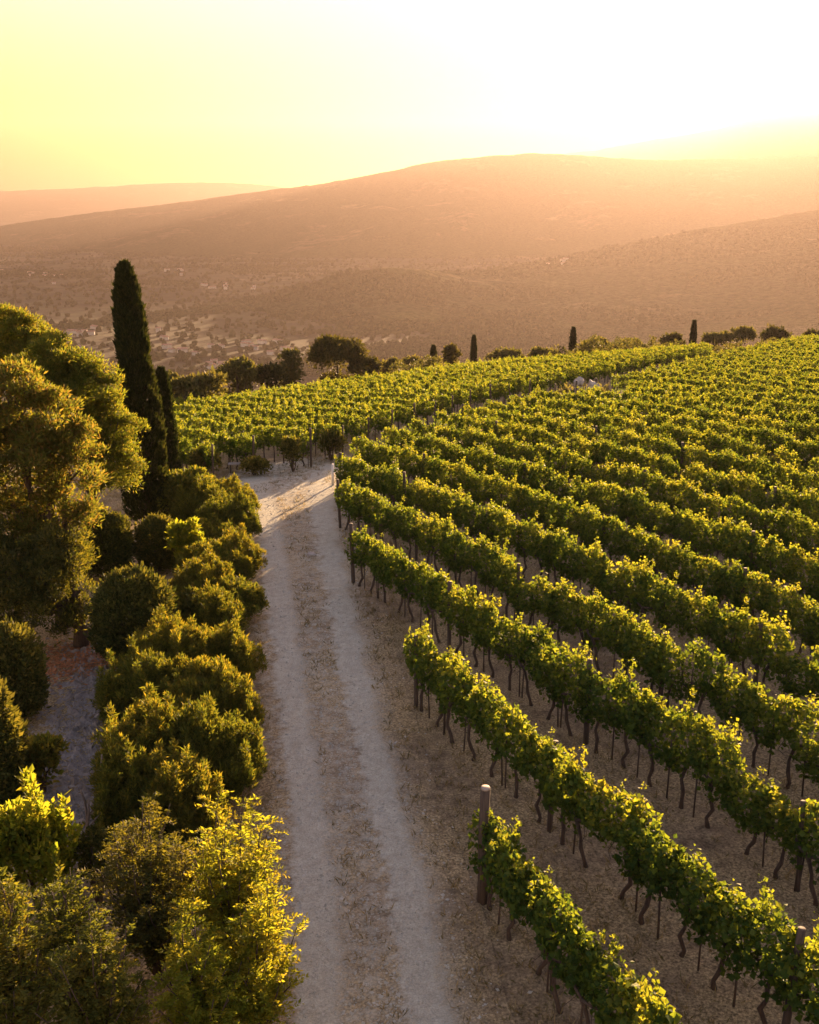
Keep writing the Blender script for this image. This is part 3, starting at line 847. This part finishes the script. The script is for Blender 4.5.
# dry stakes and a fallen branch along the stony path
for k, (px, yb, yt, lx) in enumerate([(101, 835, 755, .25), (92, 850, 790, -.1), (108, 860, 800, .1), (84, 870, 800, .3)]):
    p, h, w = spot(px, yb, yt, 6); rng = np.random.default_rng(60 + k)
    b = MB(); pts = [(lx * t * .5 + rng.normal(0, .02), rng.normal(0, .02), -.1 + (h + .1) * t) for t in np.linspace(0, 1, 6)]
    b.tube(pts, np.linspace(.035, .014, 6), 6)
    b.tube([pts[3], (pts[3][0] + .2, .05, pts[3][2] + .25)], [.015, .006], 5)
    tag(link('dry_stake', b.mesh('dry_stake', M['twig']), None, p), ['longest dry grey stake leaning beside the stony path', 'dry stake standing just left of the longest stake', 'dry stake against the juniper mound', 'forked dry stake beside the golden laurel'][k], 'stake', 'dry stakes along the path')

# crest trees beyond the vineyard
def far_tree(px, Yd, yt, wpx, label, seed, mat, round_=1.0):
    Yd += 8 * min(1, max(0, (px - 200) / 300)); p, h, w = spot_far(px, Yd, yt, wpx); rng = np.random.default_rng(seed)
    o = tag(link('distant_tree', None, None, p), label, 'tree', 'trees along the vineyard crest')
    r = w / 2; zc = h - r * round_ * .9
    cl = shell_clumps(0, 0, zc, r * .85, r * .85, r * round_ * .75, 26, r * .32, rng, -.6, .9)
    for zz in np.arange(max(zc - r * .9, .5), .3, -r * .7):
        cl += shell_clumps(rng.normal(0, r * .1), 0, zz, r * .85, r * .85, r * .6, 12, r * .34, rng, -.9, .8)
    foliage_obj('crown', [clump_leaves(cl, 30, .26, .14, rng, depth=.3)], mat, o)
    b = MB(); b.tube([(0, 0, -.3), (.05, 0, h * .3), (0, .05, zc)], [.16, .13, .08], 6); limb(b, (0, 0, h * .3), (r * .5, 0, zc), .07, .02, rng); limb(b, (0, 0, h * .3), (-r * .5, .2, zc), .07, .02, rng)
    link('trunk', b.mesh('trunk', M['bark']), o)

far_tree(337, 84, 340, 66, 'largest dark round tree on the crest beyond the vineyard', 70, M['crest_dark'], .8)
far_tree(365, 82, 358, 34, 'dark round tree touching the largest crest tree on its right', 71, M['crest_dark'], .8)
far_tree(290, 80, 348, 26, 'paler tall tree just left of the largest crest tree', 72, M['olive'], 1.3)
far_tree(268, 78, 366, 36, 'low dark tree between two paler crest trees', 73, M['crest_dark'], .8)
far_tree(236, 76, 358, 44, 'mid green round tree at the crest left of the low dark tree', 74, M['olive'], .9)
far_tree(392, 86, 358, 26, 'thin pale tree on the crest left of a small cypress', 75, M['olive'], 1.0)
far_tree(412, 88, 356, 24, 'small thin tree right next to a small cypress on crest', 76, M['olive'], 1.1)
far_tree(452, 88, 345, 19, 'lone lollipop shaped tree standing between two small cypresses', 77, M['crest_dark'], .9)
far_tree(185, 64, 380, 46, 'grey green olive tree right of the slim cypress', 78, M['olive'], .8)
far_tree(208, 65, 375, 40, 'grey green olive tree at the vineyard corner', 79, M['olive'], .8)
far_tree(168, 70, 374, 30, 'olive tree half hidden behind the slim cypress', 80, M['olive'], .8)
far_tree(672, 96, 336, 28, 'low dark bush left of the rightmost cypress', 81, M['crest_dark'], .6)
far_tree(776, 98, 330, 34, 'dark round bush on the crest far right', 82, M['crest_dark'], .6)
far_tree(738, 98, 329, 36, 'pale bush on the crest right of the rightmost cypress', 83, M['olive'], .6)
far_tree(816, 100, 331, 26, 'dark bush on the crest cut by the right edge', 84, M['crest_dark'], .7)
far_tree(598, 94, 341, 32, 'low pale bush right of the middle cypress', 85, M['olive'], .6)
far_tree(545, 92, 350, 34, 'low pale bush left of the middle cypress', 86, M['olive'], .6)
far_tree(505, 90, 351, 40, 'low pale bush right of the second small cypress', 87, M['olive'], .6)
far_tree(632, 95, 342, 30, 'low pale bush midway between the two right cypresses', 88, M['olive'], .5)
far_tree(714, 97, 335, 24, 'tiny pale bush at the foot of the rightmost cypress', 89, M['olive'], .6)
cypress(433.5, 0, 346, 9, 'short dark cypress on the crest left of the lollipop tree', 91, far_y=84, dens=8, leaf=.10)
cypress(474, 0, 336, 7, 'thin cypress on the crest right of the lollipop tree', 92, far_y=86, dens=8, leaf=.10)
cypress(573.5, 0, 328, 8, 'cypress on the crest above the stone heap', 93, far_y=88, dens=8, leaf=.10)
cypress(694.5, 0, 321, 7, 'rightmost small cypress on the crest', 94, far_y=90, dens=8, leaf=.10)

# dark bushes at the ends of the rows along the track
for k, (px, yb, yt, w_) in enumerate([(206, 480, 448, 22), (255, 476, 460, 22), (293, 472, 436, 20), (331, 461, 430, 24)]):
    shrub('row_end_bush', px, yb, yt, w_, ['dark bush at the row end by the slim cypress', 'small bush at the row end beside the low bench', 'dark upright bush at the row end above the road', 'dark bush at the row end facing the near vineyard corner'][k],
          95 + k, M['dark_shrub'], .13, .5, 170, 14, .3, 'bushes at the row ends by the track')

# ------------------------------------------------------------------ small objects
p, h, w = spot(239, 473, 464, 24)
o = tag(link('bench', None, None, p, .1), 'low pale wooden bench under the vines at the track junction', 'bench')
b = MB(); b.box((0, 0, .40), (.85, .30, .045)); link('seat', b.mesh('seat', M['cut'], False), o)
for s in (-1, 1):
    b = MB(); b.box((s * .34, 0, .185), (.05, .26, .38)); link('leg', b.mesh('leg', M['post'], False), o)

def rock_mesh(name, seed, mat, sx=1, sy=1, sz=.7, sub=3, amp=.25):
    import bmesh
    bm = bmesh.new(); bmesh.ops.create_icosphere(bm, subdivisions=sub, radius=1)
    rng = np.random.default_rng(seed)
    cuts = [(unit(rng.normal(size=3)), rng.uniform(.62, .9)) for k in range(9)]
    for v in bm.verts:
        q = np.array(v.co)
        for nrm, d in cuts:
            e = q @ nrm - d
            if e > 0: q = q - nrm * e
        q = q * (1 + amp * .25 * math.sin(q[0] * 7 + seed) * math.sin(q[1] * 6 + q[2] * 5))
        v.co = Vector(q * np.array([sx, sy, sz]))
    me = bpy.data.meshes.new(name); bm.to_mesh(me); bm.free(); me.materials.append(mat); return me
g0 = ROCK; tag(link('boulder', rock_mesh('boulder', 3, M['white'], .28, .22, .34), None, g0 + np.array([0, 0, .2])), 'white boulder at a row end beside the grassy track', 'boulder')
g0 = ground_at(311, 557); tag(link('stone', rock_mesh('stone', 4, M['stone'], .16, .13, .09), None, g0 + np.array([0, 0, .05])), 'pale flat stone lying in the middle of the road', 'stone')
p, h, w = spot(333, 486, 467, 5)
b = MB(); b.tube([(0, 0, -.1), (0, 0, .5), (.01, 0, .85)], [.05, .05, .045], 8); tag(link('marker_post', b.mesh('marker_post', M['white']), None, p), 'short white marker post at the road corner of the near vineyard', 'post')

# heap of pale stones beside the track
g0 = HEAP
o = tag(link('stone_heap', None, None, g0, 0, (1.3, 1.15, 1.5)), 'pale heap of stones overgrown with weeds between the two vine blocks', 'stone heap')
import bmesh
rng = np.random.default_rng(8)
bm = bmesh.new()
for k in range(46):
    a = rng.uniform(0, 6.28); q = rng.random() ** .5
    me = rock_mesh('tmp', 50 + k, M['stone'], .26, .2, .17, 2); me.transform(Matrix.Translation((math.cos(a) * q * 1.25, math.sin(a) * q * .8, .1 + 1.45 * (1 - q) * rng.random())) @ Euler(tuple(rng.uniform(0, 3, 3))).to_matrix().to_4x4() @ Matrix.Scale(rng.uniform(.7, 1.4), 4))
    bm.from_mesh(me); bpy.data.meshes.remove(me)
me = bpy.data.meshes.new('rubble'); bm.to_mesh(me); bm.free(); me.materials.append(M['stone'])
tag(link('rubble', me, o), kind='stuff')
foliage_obj('weeds', [clump_leaves([(.9 * math.cos(a), .6 * math.sin(a), .35, .35, .3, .4) for a in np.linspace(0, 6, 9)], 60, .16, .07, rng)], M['weed'], o)

# ------------------------------------------------------------------ stuff on the ground
def in_road(x, y):
    a = np.interp(y, roadL[:, 1], roadL[:, 0]); b_ = np.interp(y, roadR[:, 1], roadR[:, 0])
    return (x - a) / (b_ - a)
rng = np.random.default_rng(77)
# dry grass tufts on the verges, between the wheel tracks and under the vines
N = 60000
x = rng.uniform(-16, 26, N); y = rng.uniform(8, 52, N)
u = in_road(x, y); pat = fbm(x / 2.2, y / 2.2, 55, 4)
on = (u > -.05) & (u < 1.05) & (y < 37)
ctr = (np.abs(u - .5) < .16) & on
keep = (~on & (pat > rng.normal(.02, .25, N)) & (crest_e(x, y) < 4)) | (ctr & (rng.random(N) < .5) & (pat > -.02)) | ((u > .98) & (u < 1.6) & (y < 36) & (rng.random(N) < .6))
keep &= (u > -.5) | (y > 34) | (rng.random(N) < .15)
x, y = x[keep], y[keep]
nb = 5
P = np.repeat(np.stack([x, y, terrain(x, y)], 1), nb, 0); n = len(P)
P[:, :2] += rng.normal(0, .04, (n, 2))
A = unit(np.stack([rng.normal(0, .7, n), rng.normal(0, .7, n), np.full(n, 1.0)], 1))
L = rng.uniform(.05, .19, n)
V, Fq = leaf_quads(P, A, L, np.full(n, .017), rng)
tag(link('dry_grass', mesh_np('dry_grass', V, Fq, M['straw'], rnd=rng.random(n))), 'dry straw coloured grass on verges and between vine rows', 'grass', kind='stuff')
N = 26000
x = rng.uniform(-3, 26, N); y = rng.uniform(8, 48, N); k = (in_road(x, y) > 1.0) | (y > 37)
k &= fbm(x / 1.3, y / 1.3, 71, 4) > rng.normal(.12, .2, N)
x, y = x[k], y[k]; n = len(x)
P = np.stack([x, y, terrain(x, y) + .012], 1); A = unit(np.stack([rng.normal(size=n), rng.normal(size=n), rng.normal(0, .25, n)], 1))
V, Fq = leaf_quads(P, A, rng.uniform(.03, .10, n), rng.uniform(.015, .06, n), rng, .3)
tag(link('leaf_litter', mesh_np('leaf_litter', V, Fq, M['straw'], rnd=rng.random(n) * .8)), 'dry fallen vine leaves and prunings on the soil between rows', 'litter', kind='stuff')
# loose gravel on the road and rubble on the garden path
def pebbles(name, x, y, s, mat, label, lift=.0):
    n = len(x); z = terrain(x, y) + lift
    base = np.array([(1, 0, -.2), (0, 1, -.25), (-1, 0, -.2), (0, -1, -.2), (.1, .1, .75), (0, 0, -.5)], float)
    F3 = np.array([(0, 1, 4), (1, 2, 4), (2, 3, 4), (3, 0, 4), (1, 0, 5), (2, 1, 5), (3, 2, 5), (0, 3, 5)])
    a = rng.uniform(0, 6.28, n); cs, sn = np.cos(a), np.sin(a)
    B = np.repeat(base[None], n, 0) * (1 + .3 * rng.normal(size=(n, 6, 3))) * s[:, None, None] * np.array([1, .75, .6])
    W = np.stack([B[..., 0] * cs[:, None] - B[..., 1] * sn[:, None] + x[:, None], B[..., 0] * sn[:, None] + B[..., 1] * cs[:, None] + y[:, None], B[..., 2] + z[:, None] + s[:, None] * .1], -1)
    FF = (F3[None] + (np.arange(n) * 6)[:, None, None]).reshape(-1, 3)
    tag(link(name, mesh_np(name, W.reshape(-1, 3), FF, mat)), label, 'gravel', kind='stuff')
N = 26000
y = 8 + 30 * rng.random(N) ** 1.3; t = rng.normal(.5, .33, N)
x = np.interp(y, roadL[:, 1], roadL[:, 0]) * (1 - t) + np.interp(y, roadR[:, 1], roadR[:, 0]) * t
pebbles('loose_gravel', x, y, rng.gamma(2, .006, N).clip(.005, .045), M['gravel'], 'loose pale gravel scattered over the road', .02)
pth = np.array([ground_at(*q)[:2] for q in ((100, 640), (95, 680), (78, 730), (72, 790), (60, 850))])
N = 5000
k = rng.integers(0, len(pth) - 1, N); t = rng.random(N)[:, None]
q = pth[k] * (1 - t) + pth[k + 1] * t + rng.normal(0, .45, (N, 2))
pebbles('path_rubble', q[:, 0], q[:, 1], rng.gamma(2, .02, N).clip(.012, .13), M['rubble'], 'broken pale stones covering the garden path')
N = 2500
q = ground_at(72, 662)[:2] + rng.normal(0, 1, (N, 2)) * np.array([.75, .55])
P = np.concatenate([q, terrain(q[:, 0], q[:, 1])[:, None] + .015], 1)
A = unit(np.stack([rng.normal(size=N), rng.normal(size=N), rng.random(N) * .3], 1))
litter = plain_mat('fallen_needles', (.22, .09, .035), (.42, .18, .07), 5)
V, Fq = leaf_quads(P, A, rng.uniform(.05, .14, N), np.full(N, .03), rng)
tag(link('pine_litter', mesh_np('pine_litter', V, Fq, litter)), 'rusty fallen pine needles at the head of the garden path', 'litter', kind='stuff')

# ------------------------------------------------------------------ valley: woods and houses
def blobs(name, P, S, mat, label, tall=None):
    bm = bmesh.new(); bmesh.ops.create_icosphere(bm, subdivisions=1, radius=1)
    B = np.array([v.co[:] for v in bm.verts]); T = np.array([[v.index for v in f.verts] for f in bm.faces]); bm.free()
    n = len(P)
    W = B[None] * (1 + .22 * rng.normal(size=(n, len(B), 1))) * S[:, None, :] + P[:, None, :]
    FF = (T[None] + (np.arange(n) * len(B))[:, None, None]).reshape(-1, 3)
    tag(link(name, mesh_np(name, W.reshape(-1, 3), FF, mat, rnd=np.repeat(rng.random(n), len(T)))), label, 'woods', kind='stuff')
wood_mat = leaf_mat('wood_leaf', [(0, (.022, .027, .011)), (.7, (.045, .048, .018)), (1, (.075, .068, .026))], [(0, (.03, .03, .01)), (1, (.06, .05, .012))], .1, .9, 0)
N = 60000
dist = 900 + 3000 * rng.random(N) ** 1.2; az = rng.uniform(-.5, .42, N)
x = az * dist; y = dist
pat = fbm(x / 260, y / 160, 91, 4); line = np.abs(fbm(x / 170, y / 330, 96, 2))
keep = (pat > .22) | (line < .022) | (rng.random(N) < .12)
x, y = x[keep], y[keep]
s = rng.uniform(1.6, 3.8, len(x))
blobs('valley_woods', np.stack([x, y, terrain(x, y) + s * .6], 1), np.stack([s, s, s * rng.uniform(.8, 1.3, len(x))], 1), wood_mat, 'hazy woods and hedgerows scattered over the valley floor')
# trees standing on the nearest hill
Hf = hillA[:, 4:61, :].reshape(-1, 3)
k = rng.integers(0, len(Hf), 30000); q = Hf[k] + np.concatenate([rng.normal(0, 9, (30000, 2)), np.zeros((30000, 1))], 1)
pat = fbm(q[:, 0] / 150, q[:, 1] / 110, 17, 4); q = q[pat > -.02]
s = rng.uniform(1.5, 3.6, len(q))
blobs('hill_woods', q + np.array([0, 0, 1]) * (s * .3)[:, None], np.stack([s, s, s], 1), wood_mat, 'scattered hazy trees covering the nearest hill')

N = 520
x = rng.uniform(-16, 60, N); y = np.interp(x, CREST[:, 0], CREST[:, 1]) + rng.uniform(4, 9, N)
pat = .5 + .5 * np.clip(fbm(x / 7, y / 9, 66, 3) + .45, 0, 1)
s = rng.uniform(.35, .8, N) * pat
cl = np.stack([x, y, terrain(x, y) + s * 1.2 + rng.uniform(.2, 2.3, N) * pat * pat, s, s, s * rng.uniform(.7, 1.2, N)], 1)
tag(foliage_obj('crest_scrub', [clump_leaves(cl, 40, .22, .10, rng, depth=.35, below=.9)], M['olive']), 'low scrub growing all along the crest beyond the vineyard', 'scrub', kind='stuff')
def house_meshes(w, d, h):
    b = MB(); b.box((0, 0, h / 2 - .5), (w, d, h + 1)); wm = b.mesh('wall', M['wall'], False)
    b = MB(); e = .5; rh = d * .22
    Vr = [(-w / 2 - e, -d / 2 - e, h), (w / 2 + e, -d / 2 - e, h), (w / 2 + e, 0, h + rh), (-w / 2 - e, 0, h + rh), (-w / 2 - e, d / 2 + e, h), (w / 2 + e, d / 2 + e, h)]
    b.add(Vr, [(0, 1, 2, 3), (3, 2, 5, 4), (0, 3, 4, 0 + 3), ][:2]); b.add([(-w / 2, -d / 2, h + .01), (w / 2, -d / 2, h + .01), (w / 2, d / 2, h + .01), (-w / 2, d / 2, h + .01)], [(0, 1, 2, 3)])
    b.add([(-w / 2 - .02, -d / 2, h), (-w / 2 - .02, d / 2, h), (-w / 2 - .02, .01, h + rh - .1), (-w / 2 - .02, -.01, h + rh - .1)], [(0, 1, 2, 3)])
    b.add([(w / 2 + .02, -d / 2, h), (w / 2 + .02, d / 2, h), (w / 2 + .02, .01, h + rh - .1), (w / 2 + .02, -.01, h + rh - .1)], [(3, 2, 1, 0)])
    return wm, b.mesh('roof', M['roof'], False)
hm = [house_meshes(6, 4.5, 3.2), house_meshes(9, 5, 3.8), house_meshes(13, 6, 3.2), house_meshes(5, 5, 5)]
CL = [('in the brightest village cluster above the vineyard corner', 255, 346, 30, 9, 12), ('in the small cluster below the brightest village', 215, 366, 22, 6, 7), ('in the cluster right of the tall cypress', 175, 345, 26, 12, 9),
      ('in the cluster beside the tall cypress top', 222, 288, 22, 4, 8), ('in the hamlet on the far left plain', 30, 276, 34, 6, 9), ('in the scattered hamlet left of the tall cypress', 70, 335, 30, 12, 9),
      ('on the far plain right of the tall cypress', 175, 270, 30, 5, 6), ('on the slope of the nearest hill', 560, 255, 26, 3, 4)]
hp = None
for (txt, cx, cy, sx_, sy_, n) in CL:
    for k in range(n):
        px, py = cx + rng.normal() * sx_ * .55, cy + rng.normal() * sy_ * .55
        if 'hill' in txt:
            cI = int(np.argmin(np.abs(hillA[:, 50, 0] / hillA[:, 50, 1] - ray(px, py)[0] / ray(px, py)[1]))); g0 = hillA[cI, 56 - k]
        else: g0 = ground_at(px, py)
        if hp is None:
            hp = link('village_house', None); link('wall', hm[0][0], hp); link('roof', hm[0][1], hp); o = hp
        else: o = copy_tree(hp)
        v = hm[int(rng.choice(4, p=[.45, .3, .1, .15]))]
        for ch in o.children: ch.data = v[0] if ch.name.startswith('wall') else v[1]
        o.location = g0; o.rotation_euler = (0, 0, rng.uniform(-.7, .7))
        tag(o, 'tiny pale tile roofed house ' + txt, 'house', 'distant houses ' + txt)

# ------------------------------------------------------------------ air
HZ_TOP = 815.0
b = MB(); b.box((0, 5800, (HZ_TOP - 175) / 2), (18400, 12200, HZ_TOP + 175))
m, nt, out_ = new_mat('hazy_air')
pv_ = nt.nodes.new('ShaderNodeVolumePrincipled')
pv_.inputs['Color'].default_value = (.205, .168, .160, 1); pv_.inputs['Density'].default_value = .000135; pv_.inputs['Anisotropy'].default_value = .54
nt.links.new(pv_.outputs[0], out_.inputs['Volume'])
tag(link('haze', b.mesh('haze', m, False)), kind='stuff')

# ------------------------------------------------------------------ light, sky, camera
w = bpy.data.worlds.new('World'); scene.world = w; w.use_nodes = True
nt = w.node_tree; nt.nodes.clear()
sky = nt.nodes.new('ShaderNodeTexSky'); sky.sky_type = 'NISHITA'; sky.sun_disc = False
sky.sun_elevation = SUN_EL; sky.sun_rotation = SUN_AZ; sky.altitude = 200
sky.air_density = 2.2; sky.dust_density = 1.3; sky.ozone_density = 2.0
bg = nt.nodes.new('ShaderNodeBackground'); bg.inputs[1].default_value = .05
wo = nt.nodes.new('ShaderNodeOutputWorld')
nt.links.new(mixc(nt, 1.0, sky.outputs[0], (.92, .71, .95), 'MULTIPLY'), bg.inputs[0]); nt.links.new(bg.outputs[0], wo.inputs[0])
sun = bpy.data.lights.new('sun', 'SUN'); sun.energy = 5; sun.angle = math.radians(.5); sun.color = (1, .64, .34)
so = bpy.data.objects.new('sun', sun); COL.objects.link(so)
d = Vector((math.sin(SUN_AZ) * math.cos(SUN_EL), math.cos(SUN_AZ) * math.cos(SUN_EL), math.sin(SUN_EL)))
so.rotation_euler = d.to_track_quat('Z', 'Y').to_euler()
cam = bpy.data.cameras.new('camera'); cam.sensor_fit = 'VERTICAL'; cam.sensor_height = 24; cam.lens = 24 * F / 1024
cam.clip_start = .1; cam.clip_end = 30000
co = bpy.data.objects.new('camera', cam); COL.objects.link(co)
co.location = (0, 0, H); co.rotation_euler = (PI / 2 - PITCH, 0, 0); scene.camera = co
scene.view_settings.view_transform = 'Standard'; scene.view_settings.look = 'None'
scene.view_settings.exposure = 4.05; scene.view_settings.gamma = 1
scene.cycles.use_denoising = True
scene.cycles.max_bounces = 12; scene.cycles.diffuse_bounces = 8; scene.cycles.glossy_bounces = 2; scene.cycles.transmission_bounces = 4; scene.cycles.volume_bounces = 1
scene.cycles.sample_clamp_indirect = 6
